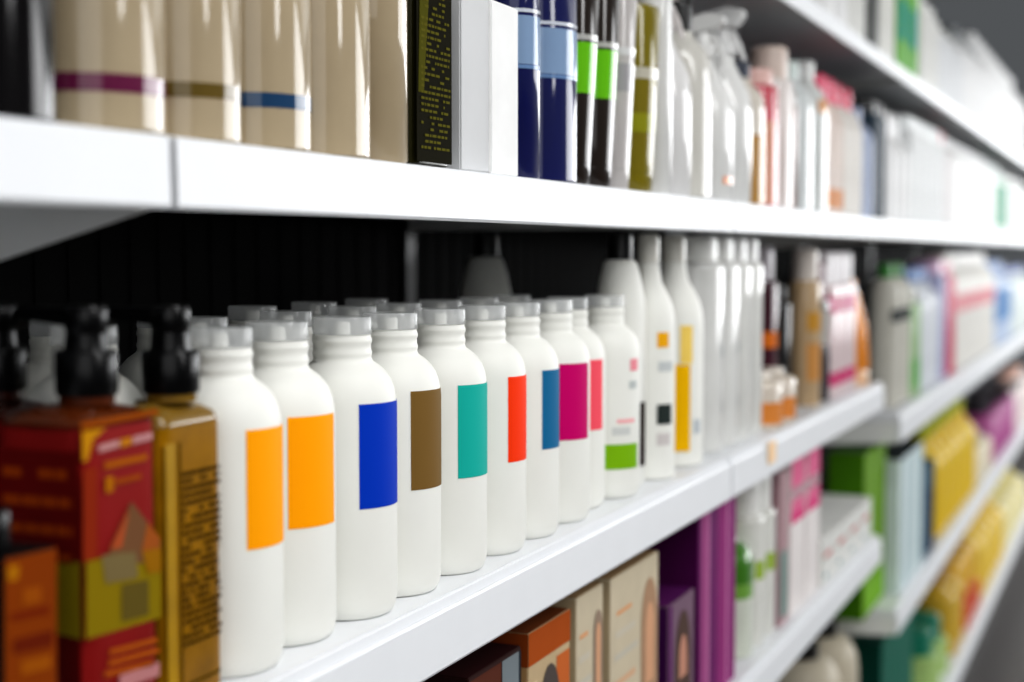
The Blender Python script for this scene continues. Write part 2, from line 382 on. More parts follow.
run(U, I, 945, 953, 130, lambda d, h: bottle(d, h, (234, 230, 230), cap=(206, 60, 66), style='round'), 'shampoo_bottle', 'white bottle with small red cap', 'bottle', D=.08)
run(U, I, 953, 996, 137, lambda d, h: bottle(d, h, (240, 240, 239), cap=(236, 236, 236), style='squat', sq=3.5), 'shampoo_bottle', 'broad white bottle near the far end, upper shelf', 'bottle', D=.1)
run(U, I, 996, 1009, 162, lambda d, h: bottle(d, h, (222, 238, 230), cap=(230, 240, 236), style='squat', marks=[(.1, .8, (40, 156, 112), -60, 80)]), 'shampoo_bottle', 'white bottle with green label, far upper shelf', 'bottle', D=.1)
run(U, I, 1009, 1034, 172, lambda d, h: bottle(d, h, (234, 238, 236), style='squat'), 'shampoo_bottle', 'plain white bottle at the right picture edge, upper shelf', 'bottle', D=.11)

# ---- topmost shelf
T = ZT
run(T, I, 822, 850, 0, lambda d, h: bottle(d, h, (238, 238, 238), style='squat'), 'shampoo_bottle', 'white bottle at the near end of the topmost shelf', 'bottle', D=.085, H=.15)
run(T, I, 850, 868, 0, lambda d, h: bottle(d, h, (226, 226, 222), style='cyl'), 'shampoo_bottle', 'off-white bottle on the topmost shelf', 'bottle', D=.085, H=.2)
run(T, I, 868, 882, 0, lambda d, h: bottle(d, h, (96, 98, 96), cap=(50, 50, 50), style='cyl'), 'shampoo_bottle', 'dark grey bottle on the topmost shelf', 'bottle', D=.085, H=.2)
run(T, I, 882, 898, 0, lambda d, h: bottle(d, h, (234, 234, 228), style='cyl'), 'shampoo_bottle', 'cream white bottle before the green cartons', 'bottle', D=.085, H=.2)
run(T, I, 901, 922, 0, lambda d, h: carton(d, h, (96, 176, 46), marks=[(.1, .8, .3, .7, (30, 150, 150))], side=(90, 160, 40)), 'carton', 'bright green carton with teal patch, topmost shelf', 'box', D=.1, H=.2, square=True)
run(T, I, 924, 942, -20, lambda d, h: bottle(d, h, (236, 236, 232), style='cyl'), 'shampoo_bottle', 'tall white bottle right after the green cartons', 'bottle', D=.09, H=.2)
run(T, I, 942, 968, 0, lambda d, h: bottle(d, h, (232, 234, 236), style='slope'), 'shampoo_bottle', 'white sloping-shoulder bottle on the topmost shelf', 'bottle', D=.1, H=.2)
run(T, I, 968, 992, 26, lambda d, h: bottle(d, h, (240, 240, 240), cap=(110, 114, 116), style='squat', capH=.05), 'shampoo_bottle', 'white bottle with grey cap, topmost shelf', 'bottle', D=.12, n=5)
run(T, I, 992, 1032, 34, lambda d, h: bottle(d, h, (240, 240, 240), cap=(236, 236, 236), style='pear'), 'shampoo_bottle', 'large white narrow-necked bottle at far topmost shelf', 'bottle', D=.15, n=9)

FIN[0] = gloss
# ---- middle shelf: the white bottles with coloured labels
L = ZL
WD, WH = .0725, .200
WS = [(0, .0305), (.0008, .0320), (.003, .0340), (.007, .0354), (.013, .03625), (.140, .03625), (.1465, .0358), (.1525, .0346), (.158, .0325), (.1625, .0295), (.166, .0262), (.1685, .0228), (.170, .0206), (.1715, .0198), (.173, .0194), (.1745, .0199), (.1765, .0199), (.178, .0193), (.1815, .0193), (.183, .0199), (.185, .0199), (.1862, .0193), (.188, .0191)]
def white_bottle(lab=None):
    k = Kind()
    b = k.add('body', loft(WS, 56), HDPE)
    c = k.add('cap', loft([(.1884, .0199), (.1988, .0199), (.2, .0194)], 44), CLEAR)
    k.add('spout', loft([(.1882, .0055), (.1955, .0055), (.1965, .0045)], 20), HDPE, c)
    if lab:
        a0, a1, z0, z1, rgb = lab
        k.add('label', patch(WS, z0, z1, a0, a1, .00035, 24), mat(rgb, .6, 0, name='label_ink', var=.01, spec=.1), b)
    return k
XC = -.0130 - WD / 2
FRONT = [  # right outline px, label px0, px1, top py, bottom py, colour, x offset
    (283, 246.5, 281.5, 431, 551, (255, 164, 0), 'pale orange', 0),
    (336, 288, 333.5, 418, 530, (255, 164, 0), 'bright orange', 0),
    (397, 359, 395.5, 405, 510, (0, 58, 182), 'royal blue', 0),
    (441, 411, 441.5, 392, 491, (122, 94, 48), 'olive brown', 0),
    (487, 458, 488, 386, 479, (26, 172, 160), 'turquoise', 0),
    (526, 508, 525, 377.5, 463, (246, 62, 12), 'red orange', 0),
    (559, 542, 558.5, 371, 450, (26, 106, 150), 'steel blue', 0),
    (590, 559, 587.5, 364.5, 441, (196, 0, 106), 'magenta', 0),
    (605, 588, 602, 360.5, 431, (240, 88, 104), 'coral pink', 0),
    (640, 605, 637, 445, 470, (126, 178, 20), 'lime green', 0)]
ys, xs = [], []
for i, (pr, l0, l1, t, bt, rgb, nm, dx) in enumerate(FRONT):
    xc = XC + dx
    y = y_right(pr, xc, WD / 2, L + .08)
    while ys and math.hypot(y - ys[-1], xc - xs[-1]) < .0729:
        xc -= .0005; y = y_right(pr, xc, WD / 2, L + .08)
    ys.append(y); xs.append(xc)
    def ang(px):
        best = None
        for j in range(-180, 181):
            a = math.radians(j * .5)
            q = proj((xc + WD / 2 * math.cos(a), y + WD / 2 * math.sin(a), L + .1))[0]
            if best is None or abs(q - px) < best[0]: best = (abs(q - px), a)
            if q >= px and j > -170: break
        return best[1]
    a0, a1 = ang(l0), ang(l1)
    if l1 > pr - 2: a1 = max(a1, a0) + math.radians(25)
    # heights on the bottle from the label's left border
    ex, ey = xc + WD / 2 * math.cos(a0), y + WD / 2 * math.sin(a0)
    z1, z0 = z_at(0, t, ex, ey) - L, z_at(0, bt, ex, ey) - L
    k = white_bottle((a0, a1, z0, z1, rgb))
    extra = ''
    if nm == 'lime green':
        for (p0, p1, q0, q1, c) in ((630, 637, 360, 372, (236, 150, 160)), (617, 634, 420, 424, (240, 176, 178)), (629, 636, 382, 390, (190, 196, 194)), (612, 630, 428, 436, (206, 208, 205))):
            k.add('label', patch(WS, z_at(0, q1, ex, ey) - L, z_at(0, q0, ex, ey) - L, ang(p0), ang(p1), .0004, 6), ink(c), 0)
    lbl = f'white bottle with clear cap and {nm} label, front row'
    if nm == 'pale orange': lbl = 'white bottle with orange label right beside the amber pump bottle'
    if nm == 'bright orange': lbl = 'white bottle with orange label beside the blue-labelled bottle'
    place(k, 'lotion_bottle', (xc, y, L + .0003), lbl, 'bottle', 'white bottles with coloured labels')
print('front', [(round(v, 3), round(u, 3)) for u, v in zip(xs, ys)])
plain = white_bottle()
row2 = [(.752, 'behind the red pump bottle'), (.872, 'behind the amber pump bottle'), (.985, 'behind the bright orange label'), (1.088, 'behind the royal blue label'), (1.170, 'behind the olive brown label'),
        (1.254, 'behind the turquoise label'), (1.338, 'behind the red orange label'), (1.420, 'behind the steel blue label')]
for y, who in row2:
    place(plain, 'lotion_bottle', (CAM.x - .588, y, L + .0003), f'plain white clear-capped bottle in the second row, {who}', 'bottle', 'white bottles in the back rows')
row3 = [(.725, 'beside the leftmost pump'), (.828, 'seen between the two left pumps'), (.945, 'seen past the amber pump'), (1.066, 'beyond the orange labels'), (1.165, 'beyond the blue label'), (1.262, 'beyond the brown label')]
for y, who in row3:
    place(plain, 'lotion_bottle', (CAM.x - .667, y, L + .0003), f'shaded white clear-capped bottle in the third row, {who}', 'bottle', 'white bottles in the back rows')

# ---- pump bottles at the left
def square_pump(W, D, hb, H, body_m, shoulder_m, clear_from=None):
    k = Kind(); a, b = D / 2, W / 2; n = 7.
    z1 = clear_from or hb - .016
    S = [(0, a - .002, b - .002, n), (.003, a, b, n), (z1, a, b, n)]
    bd = k.add('body', loft(S, 64), body_m)
    S2 = [(z1 + .0002, a, b, n), (hb - .010, a, b, n), (hb - .006, a - .002, b - .002, 6.), (hb - .003, a - .006, b - .006, 4.), (hb - .0012, a - .011, b - .011, 2.6), (hb, .0145, .0145, 2.)]
    k.add('shoulder', loft(S2, 64), shoulder_m)
    ox = (.006, 0, 0)
    k.add('neck', loft([(hb + .0002, .0138), (hb + .0046, .0138)], 40, at=ox), shoulder_m)
    hb += .0048
    bm = loft([(hb, .0150), (hb + .002, .0156), (hb + .021, .0156), (hb + .0225, .0148)], 40, at=ox)
    k.add('collar', bm, BLACK)
    z = hb + .0228
    k.add('stem', loft([(z, .0112), (z + .003, .0106), (H - .0142, .0102)], 30, at=ox), BLACK)
    bm = loft([(H - .0138, .0100), (H - .011, .0108), (H - .002, .0110), (H, .0100)], 32, at=ox)
    prism(bm, [(-.004, H - .010), (-.032, H - .007), (-.036, H - .012), (-.038, H - .012), (-.036, H - .003), (-.032, H - .001), (-.004, H - .001)], 'y', -.0055, .0055)
    k.add('pump_head', bm, BLACK)
    return k
def print_lines(x, y, u0, u1, z0, z1, rows, dens, seed, hfrac=.5, wmax=.006, wmin=.0015):
    bm = bmesh.new(); random.seed(seed); dz = (z1 - z0) / rows
    for r in range(rows):
        z = z0 + r * dz; u = u0
        while u < u1:
            w = min(random.uniform(wmin, wmax), u1 - u)
            if random.random() < dens: flat(bm, [(u, z), (u + w, z), (u + w, z + dz * hfrac), (u, z + dz * hfrac)], x=x, y=y)
            u += w + .001
    return bm
PX = .43   # front plane of the pump bottles, measured back from the rail
PF = -.022
ya, yb = on_x(82.5, 540, PF).y, on_x(161.5, 540, PF).y
yc, yd = on_x(162.5, 540, PF).y, on_x(224.5, 540, PF).y
amber = mat((140, 98, 0), .4, 0, name='amber_liquid', var=.3, spec=.12)
AM_CLEAR = mat((140, 108, 40), .1, .5, .25, ior=1.35, name='clear_shoulder')
W = yd - yc - .001; D = .040; hb = z_at(190, 401, PF - D / 2, (yc + yd) / 2) - L; Hh = z_at(170, 306, PF - D / 2, (yc + yd) / 2) - L
print('gold', W, hb, Hh)
k = square_pump(W, D, hb, Hh, amber, AM_CLEAR, hb - .012)
k.add('printed_text', print_lines(D / 2 + .0006, None, -W * .2, W * .43, .032, hb - .035, 24, .82, 11, .55), ink((62, 42, 4)), 0, smooth=False)
k.add('front_strip', flat(bmesh.new(), [(-W * .46, .004), (-W * .3, .004), (-W * .3, hb - .02), (-W * .46, hb - .02)], x=D / 2 + .0005), mat((156, 120, 8), .4, 0, name='amber_strip', var=.2, spec=.2), 0, smooth=False)
k.add('front_strip', flat(bmesh.new(), [(-W * .25, .004), (-W * .22, .004), (-W * .22, hb - .02), (-W * .25, hb - .02)], x=D / 2 + .0005), ink((84, 58, 4)), 0, smooth=False)
k.add('base_line', loft([(.010, D / 2 + .0003, W / 2 + .0003, 7.), (.0114, D / 2 + .0003, W / 2 + .0003, 7.)], 64), ink((74, 54, 6)), 0)
place(k, 'pump_bottle', (PF - D / 2, (yc + yd) / 2, L + .0003), 'square amber pump bottle with dark printed text, beside white bottles', 'pump bottle')

# red pump bottle
W = yb - ya - .0006; D = .054
hb = z_at(110, 404, PF - D / 2, (ya + yb) / 2) - L; Hh = z_at(90, 306, PF - D / 2, (ya + yb) / 2) - L
print('red', W, hb, Hh)
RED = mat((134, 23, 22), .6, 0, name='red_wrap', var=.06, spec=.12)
REDD = mat((100, 8, 8), .6, 0, name='dark_red_shade', var=.06, spec=.1)  # side's shade put into this darker red; also colours the far-left bottle
k = square_pump(W, D, hb, Hh, RED, mat((84, 36, 8), .14, .3, 0, name='amber_shoulder'), hb - .008)
fx = D / 2 + .0007
def uz(px, py):                                  # printed spot on the front of the red bottle from a pixel
    p = on_x(px, py, PF); return (p.y - (ya + yb) / 2, p.z - L)
def poly(name, pts, rgb, dx=0.): k.add(name, flat(bmesh.new(), [uz(*p) for p in pts], x=fx + dx), ink(tuple(int(c * .86) for c in rgb)), 0, smooth=False)
poly('printed_field', [(85, 562), (160, 545), (160, 618), (85, 640)], (150, 128, 16))
poly('printed_peak', [(130, 502), (159, 540), (159, 562), (104, 566), (110, 545)], (132, 92, 62), .0002)
poly('printed_peak', [(128, 508), (120, 548), (108, 550), (118, 530)], (190, 92, 52), .0004)
poly('printed_peak', [(146, 522), (158, 538), (158, 548), (140, 552)], (176, 96, 40), .0004)
poly('printed_peak', [(100, 556), (134, 552), (136, 578), (104, 584)], (136, 118, 78), .0004)
poly('printed_peak', [(120, 585), (147, 580), (147, 615), (120, 622)], (112, 96, 40), .0004)
poly('printed_peak', [(140, 552), (159, 548), (159, 572), (146, 574)], (168, 116, 14), .0005)
poly('printed_flash', [(80.5, 432), (105, 428), (92, 440), (86, 462), (81, 462)], (214, 150, 20), .0002)
poly('printed_band', [(80, 423), (157, 409), (157, 415), (80, 430)], (168, 84, 12))
poly('printed_band', [(82, 470), (96, 467), (96, 560), (82, 563)], (156, 52, 22))
poly('printed_title', [(97, 446), (118, 440), (118, 447), (97, 453)], (214, 160, 158), .0003)
poly('printed_title', [(119, 440), (130, 437), (130, 445), (119, 448)], (214, 140, 30), .0003)
poly('printed_title', [(131, 437), (151, 432), (151, 440), (131, 445)], (206, 150, 150), .0003)
poly('printed_title', [(103, 463), (146, 454), (146, 460), (103, 470)], (190, 104, 18), .0003)
poly('printed_title', [(104, 478), (112, 476), (112, 492), (104, 494)], (196, 120, 14), .0003)
poly('printed_title', [(113, 480), (140, 474), (140, 479), (113, 486)], (176, 84, 20), .0003)
for (p0, q0, p1, q1) in ((108, 650, 156, 637), (107, 661, 158, 647), (103, 672, 152, 660)):
    poly('printed_title', [(p0, q0), (p1, q1), (p1, q1 + 6), (p0, q0 + 6)], (186, 92, 24), .0003)
poly('printed_title', [(118, 676), (158, 662), (158, 676), (118, 690)], (204, 140, 140), .0003)
# the side, its shade painted as a darker red, with text lines
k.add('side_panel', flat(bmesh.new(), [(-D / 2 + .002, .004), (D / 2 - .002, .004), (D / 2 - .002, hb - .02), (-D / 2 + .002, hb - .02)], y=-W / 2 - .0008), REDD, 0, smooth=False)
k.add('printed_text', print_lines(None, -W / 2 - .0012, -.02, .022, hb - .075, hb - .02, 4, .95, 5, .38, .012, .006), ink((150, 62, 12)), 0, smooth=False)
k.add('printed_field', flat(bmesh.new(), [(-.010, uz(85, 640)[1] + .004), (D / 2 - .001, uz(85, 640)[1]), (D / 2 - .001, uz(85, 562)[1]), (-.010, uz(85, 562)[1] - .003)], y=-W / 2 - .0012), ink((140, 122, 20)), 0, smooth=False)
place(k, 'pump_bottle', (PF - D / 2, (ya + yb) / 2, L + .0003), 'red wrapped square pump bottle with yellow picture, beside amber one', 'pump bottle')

# the dark red pump bottle further left and behind
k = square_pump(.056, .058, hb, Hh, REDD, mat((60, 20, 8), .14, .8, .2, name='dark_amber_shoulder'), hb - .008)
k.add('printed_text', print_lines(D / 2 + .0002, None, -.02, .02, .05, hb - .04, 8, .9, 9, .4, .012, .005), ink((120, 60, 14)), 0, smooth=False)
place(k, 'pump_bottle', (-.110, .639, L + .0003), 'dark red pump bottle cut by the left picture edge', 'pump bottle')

# small dark carton in front, lower left
x0 = -.018
y0_, y1_ = on_x(4, 600, x0).y, on_x(57, 600, x0).y
W = y1_ - y0_; D = .034
hc = z_at(57, 546, x0, y1_) - L
k = carton(W, hc, (18, 14, 14), depth=D, side=(12, 10, 10))
ff = D / 2 + .0004
def uz2(px, py):
    p = on_x(px, py, x0); return (p.y - (y0_ + y1_) / 2, p.z - L)
for pts, rgb, d in (([(4, 560), (56, 548), (56, 690), (4, 700)], (150, 68, 10), 0), ([(6, 568), (18, 565), (17, 580), (7, 582)], (196, 128, 14), .0003), ([(22, 590), (40, 586), (40, 602), (22, 606)], (172, 90, 14), .0003),
                    ([(10, 614), (48, 606), (48, 614), (10, 622)], (130, 44, 10), .0003), ([(12, 640), (52, 630), (52, 646), (12, 655)], (120, 40, 12), .0003), ([(20, 662), (50, 655), (50, 668), (20, 676)], (176, 96, 14), .0003)):
    k.add('printed_panel', flat(bmesh.new(), [uz2(*p) for p in pts], x=ff + d), ink(tuple(int(c * .84) for c in rgb)), 0, smooth=False)
k.add('cap', loft([(hc + .0005, .0125), (hc + .002, .013), (hc + .018, .013), (hc + .020, .012)], 32, at=(-.003, -W * .25, 0)), BLACK, 0)
place(k, 'oil_carton', (x0 - D / 2, (y0_ + y1_) / 2, L + .0003), 'small dark carton with orange front and black cap, bottom left', 'box')

# ---- middle shelf beyond the labelled bottles
def label_px(k, D, h, style, xc, y, px0, px1, py0, py1, rgb, parent=0):
    S = body_round(D, h, style)[0]; top = S[-1][0]
    r = D / 2
    def an(px):
        lo, hi = math.radians(-150), math.radians(-150)
        best = (1e9, 0)
        for j in range(-300, 181):
            t = math.radians(j * .5)
            q = proj((xc + r * math.cos(t), y + r * math.sin(t), L + .1))[0]
            if abs(q - px) < best[0] - 1e-6 and (math.cos(t) * (CAM.x - xc) + math.sin(t) * (CAM.y - y) > 0): best = (abs(q - px), t)
        return best[1]
    a0, a1 = an(px0), an(px1); ex, ey = xc + r * math.cos(a0), y + r * math.sin(a0)
    k.add('label', patch(S, z_at(0, py1, ex, ey) - L, z_at(0, py0, ex, ey) - L, a0, a1, .0006), ink(rgb), parent)
def capped(d, h): return bottle(d, h, (226, 226, 220), cap=(8, 8, 9), style='slope', capH=.03, finish=lambda c: HDPE)
def put(kind, name, px, x, D, label, cat, z=L, mode='r'):
    y = y_right(px, x, D / 2, z + .1)
    return place(kind, name, (x, y, z + .0004), label, cat), y
D = .052
X11 = XC - .008
y = y_right(645, X11, D / 2, L + .15)
h = z_at(0, 231, X11, y) - L
k = capped(D, h)
label_px(k, D, h, 'slope', X11, y, 638, 645, 403, 467, (36, 22, 22))
place(k, 'lotion_bottle', (X11, y, L + .0004), 'white bottle with black cap standing behind the lime-labelled bottle', 'bottle')
yk = on_x(486, 245, XC - .24).y
h2 = z_at(0, 232, XC - .24, yk) - L
place(capped(.062, h2), 'lotion_bottle', (XC - .24, yk, L + .0004), 'shaded black-capped bottle deep in the shelf behind white bottles', 'bottle')
def tall(d, h, marks): 
    return bottle(d, h, (228, 228, 222), cap=(222, 220, 212), style='pear', marks=marks, finish=lambda c: HDPE)
prev = y
for (D, xx, pr, marks, lab) in ((.058, XC + .005, 675, [(657, 668, 333, 348, (236, 172, 30)), (657, 671, 405, 425, (52, 60, 58)), (658, 672, 362, 372, (196, 200, 200)), (657, 670, 434, 446, (206, 200, 198))], 'tall white narrow-necked bottle with orange dot and dark square'),
                         (.068, XC, 703, [(672, 690, 365, 452, (236, 182, 10)), (680, 692, 326, 364, (240, 208, 110)), (694, 700, 420, 434, (190, 196, 200))], 'tall white narrow-necked bottle with yellow label strip')):
    y = max(y_right(pr, xx, D / 2, L + .1), prev + .054); prev = y
    k = tall(D, .262, [])
    for m in marks: label_px(k, D, .262, 'pear', xx, y, *m)
    place(k, 'lotion_bottle', (xx, y, L + .0004), lab, 'bottle')
place(bottle(.05, .24, (150, 148, 140), cap=(92, 92, 88), style='round', capH=.03), 'lotion_bottle', (XC - .16, on_x(693, 255, XC - .16).y, L + .0004), 'grey capped bottle in the back row, behind the yellow-striped one', 'bottle')
IL = .024
run(L, IL, 706, 738, 236, lambda d, h: bottle(d, h, (230, 230, 226), cap=(232, 232, 228), style='cyl', marks=[(.5, .56, (120, 150, 160), 0, 40), (.2, .26, (150, 160, 166), 0, 40)]), 'shampoo_bottle', 'tall white bottle with small teal marks, middle shelf', 'bottle', D=.075)
run(L, IL, 738, 762, 238, lambda d, h: bottle(d, h, (236, 236, 232), cap=(240, 240, 238), style='cyl', marks=[(.35, .5, (150, 176, 180), 20, 60)]), 'shampoo_bottle', 'tall white bottle with faint grey-blue mark, middle shelf', 'bottle', D=.072)
run(L, .008, 768, 796, 372, lambda d, h: bottle(d, h, (226, 214, 200), cap=(230, 222, 212), style='squat', marks=[(.12, .55, (236, 150, 70))]), 'lotion_jar', 'short cream bottle with orange label in front, middle shelf', 'bottle', D=.055, n=2)
run(L, .058, 760, 777, 247, lambda d, h: bottle(d, h, (70, 14, 36), cap=(196, 190, 196), style='cyl', capH=.05, marks=[(.5, .62, (232, 122, 20))]), 'shampoo_bottle', 'dark maroon bottle with silver cap and orange patch', 'bottle', D=.055, n=1)
run(L, .058, 777, 791, 286, lambda d, h: bottle(d, h, (20, 18, 20), cap=(14, 14, 14), style='cyl'), 'shampoo_bottle', 'black bottle beside the maroon one', 'bottle', D=.055, n=1)
run(L, IL, 803, 820, 249, lambda d, h: bottle(d, h, (206, 178, 140), cap=(222, 214, 206), style='cyl', capH=.05, marks=[(.2, .5, (220, 160, 90), -70, 20), (.6, .75, (214, 160, 60), -70, 20)]), 'shampoo_bottle', 'beige bottle with ochre patches and pale cap', 'bottle', D=.044, n=1)
run(L, IL, 820, 829, 262, lambda d, h: bottle(d, h, (48, 44, 48), cap=(84, 14, 40), style='cyl', capH=.06, marks=[(.55, .9, (190, 186, 180))]), 'shampoo_bottle', 'charcoal bottle with maroon cap', 'bottle', D=.07)
run(L, IL, 829, 855, 252, lambda d, h: bottle(d, h, (234, 214, 216), cap=(226, 222, 224), style='cyl', capH=.055, marks=[(.75, .9, (222, 96, 140), -90, -10), (.45, .62, (226, 120, 156), -110, -40), (.1, .22, (222, 70, 130), -80, 0)]), 'shampoo_bottle', 'pale pink bottle with rose marks and silver cap', 'bottle', D=.07)
run(L, .010, 855, 873, 280, lambda d, h: tube(d, h, (238, 150, 50), cap=(232, 190, 150)), 'cream_tube', 'orange tube at the end of the third bay', 'tube', D=.075, n=1)
# bay beyond
L3 = ZL3
FIN[0] = satin
run(L3, IL, 888, 908, 264, lambda d, h: bottle(d, h, (216, 214, 204), cap=(70, 150, 66), style='squat', capH=.03, marks=[(.66, .76, (60, 66, 66), -60, 30)]), 'shampoo_bottle', 'ivory bottle with green cap, middle shelf', 'bottle', D=.055, n=2)
run(L3, IL, 908, 918, 290, lambda d, h: bottle(d, h, (150, 186, 130), cap=(90, 90, 50), style='cyl', marks=[(.1, .4, (110, 180, 90))]), 'shampoo_bottle', 'soft green bottle, middle shelf', 'bottle', D=.09)
run(L3, IL, 918, 936, 268, lambda d, h: bottle(d, h, (226, 230, 236), cap=(90, 130, 190), style='round'), 'shampoo_bottle', 'white bottle with blue cap, middle shelf', 'bottle', D=.09)
run(L3, IL, 936, 943, 260, lambda d, h: bottle(d, h, (178, 180, 214), cap=(216, 180, 210), style='cyl'), 'shampoo_bottle', 'lavender bottle, middle shelf', 'bottle', D=.09)
run(L3, IL, 943, 952, 262, lambda d, h: bottle(d, h, (208, 66, 100), cap=(170, 30, 84), style='cyl', marks=[(.1, .4, (226, 130, 90), 0, 90)]), 'shampoo_bottle', 'crimson bottle, middle shelf', 'bottle', D=.09)
run(L3, IL, 952, 991, 254, lambda d, h: bottle(d, h, (238, 236, 230), cap=(238, 236, 232), style='slope', marks=[(.56, .74, (244, 150, 160))]), 'shampoo_bottle', 'large white bottle with pink band, middle shelf', 'bottle', D=.12)
run(L3, IL, 991, 1008, 262, lambda d, h: bottle(d, h, (196, 212, 236), cap=(120, 150, 200), style='round', marks=[(.3, .75, (110, 156, 210), -80, 20)]), 'shampoo_bottle', 'pale blue bottle, far middle shelf', 'bottle', D=.12)
run(L3, IL, 1008, 1030, 268, lambda d, h: bottle(d, h, (228, 236, 234), cap=(60, 90, 160), style='round', marks=[(.4, .8, (60, 160, 120), 10, 80)]), 'shampoo_bottle', 'white bottle with blue cap, far middle shelf', 'bottle', D=.13)

FIN[0] = gloss
# ---- lower shelf
M = ZM
def face_box(px0, px1, pt_, x=-.016, depth=.075):
    y0, y1 = on_x(px0, 640, x).y, on_x(px1, 640, x).y
    return y0, y1, z_at(0, pt_, x, y1) - M, depth
def put_box(px0, px1, ptop, build, label, x=-.016, depth=.075, rz=0.):
    y0, y1, h, d = face_box(px0, px1, ptop, x, depth)
    k = build(y1 - y0 - .0008, h, d)
    place(k, 'hair_dye_carton', (x - d / 2, (y0 + y1) / 2, M + .0004), label, 'box', 'hair dye cartons on the lower shelf', rz)
def b1(W, H, d):
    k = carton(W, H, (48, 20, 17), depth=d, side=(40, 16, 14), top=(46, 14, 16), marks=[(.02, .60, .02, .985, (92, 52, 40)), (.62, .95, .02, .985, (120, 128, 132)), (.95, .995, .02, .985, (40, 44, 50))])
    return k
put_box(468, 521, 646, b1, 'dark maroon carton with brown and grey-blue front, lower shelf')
def b2(W, H, d):
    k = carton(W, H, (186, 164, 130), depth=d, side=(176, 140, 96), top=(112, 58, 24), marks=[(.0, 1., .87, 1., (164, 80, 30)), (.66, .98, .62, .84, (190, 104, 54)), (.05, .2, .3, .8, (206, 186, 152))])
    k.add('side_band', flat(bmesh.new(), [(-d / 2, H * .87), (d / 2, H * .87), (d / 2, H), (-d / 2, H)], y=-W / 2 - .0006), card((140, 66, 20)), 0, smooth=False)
    portrait(k, W, H, d, .5, W * .5, H * .83, (86, 78, 74), (190, 150, 116)); return k
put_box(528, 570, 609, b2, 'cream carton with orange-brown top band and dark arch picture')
def b3(tone):
    def f(W, H, d):
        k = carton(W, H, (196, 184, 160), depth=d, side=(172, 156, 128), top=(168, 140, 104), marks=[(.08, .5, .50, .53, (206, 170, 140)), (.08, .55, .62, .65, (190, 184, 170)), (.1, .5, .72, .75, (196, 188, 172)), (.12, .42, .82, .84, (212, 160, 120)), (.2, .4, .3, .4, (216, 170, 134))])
        portrait(k, W, H, d, .8, W * .36, H * .9, tone, (206, 160, 128)); return k
    return f
put_box(576, 603, 583, b3((150, 132, 116)), 'plain cream carton with portrait strip, beside the orange-topped one')
put_box(610, 658, 551, b3((170, 138, 112)), 'cream carton with portrait strip, beside the short purple one')
def b5(W, H, d):
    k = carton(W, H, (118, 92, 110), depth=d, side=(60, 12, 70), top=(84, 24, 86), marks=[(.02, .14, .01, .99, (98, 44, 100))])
    portrait(k, W, H, d, .55, W * .6, H * .9, (90, 72, 66), (190, 140, 120)); return k
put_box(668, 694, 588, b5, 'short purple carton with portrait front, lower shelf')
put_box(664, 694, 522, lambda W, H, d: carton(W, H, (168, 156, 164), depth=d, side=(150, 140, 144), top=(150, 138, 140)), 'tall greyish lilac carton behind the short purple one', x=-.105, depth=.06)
def pb(c0, c1):
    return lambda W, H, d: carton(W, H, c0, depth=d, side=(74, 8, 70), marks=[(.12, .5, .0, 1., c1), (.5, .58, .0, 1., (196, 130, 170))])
put_box(698, 716, 500, pb((104, 18, 94), (156, 80, 130)), 'tall purple carton with pink stripe beside the lilac one')
put_box(716, 735, 486, pb((134, 40, 112), (146, 60, 120)), 'tall plum carton with pink stripe beside green-topped bottles')
IM = .02
run(M, IM, 736, 752, 512, lambda d, h: bottle(d, h, (214, 220, 206), cap=(150, 150, 24), style='round', capH=.03, marks=[(.62, .95, (70, 130, 36)), (.5, .62, (120, 170, 70), -60, 30)]), 'shampoo_bottle', 'pale bottle with leafy green label and olive cap', 'bottle', D=.07)
run(M, IM, 752, 774, 478, lambda d, h: bottle(d, h, (228, 228, 222), cap=(232, 232, 228), style='cyl', capH=.05, marks=[(.52, .66, (160, 190, 50), -40, 40)]), 'shampoo_bottle', 'white bottle with lime patch, lower shelf', 'bottle', D=.07)
run(M, IM, 778, 787, 470, lambda d, h: carton(d, h, (176, 146, 150), side=(150, 120, 126), marks=[(.1, .9, .05, .48, (128, 150, 144))]), 'carton', 'mauve and grey-green carton, lower shelf', 'box', D=.075, square=True)
run(M, IM, 788, 818, 448, lambda d, h: carton(d, h, (226, 220, 218), side=(214, 208, 206), marks=[(.02, .98, .62, .99, (220, 116, 152)), (.02, .98, .7, .78, (240, 232, 234)), (.02, .98, .56, .62, (216, 70, 130))]), 'carton', 'white carton with pink upper panel and white stripe', 'box', D=.085, square=True)
run(M, IM - .004, 820, 869, 532, lambda d, h: carton(d, h, (222, 222, 218), side=(206, 206, 200), marks=[(.15, .75, .55, .66, (196, 120, 116)), (.1, .2, .52, .6, (90, 140, 110)), (.2, .4, .12, .22, (80, 130, 140))]), 'carton', 'white carton with small red print, lower shelf', 'box', D=.10, n=4, square=True)
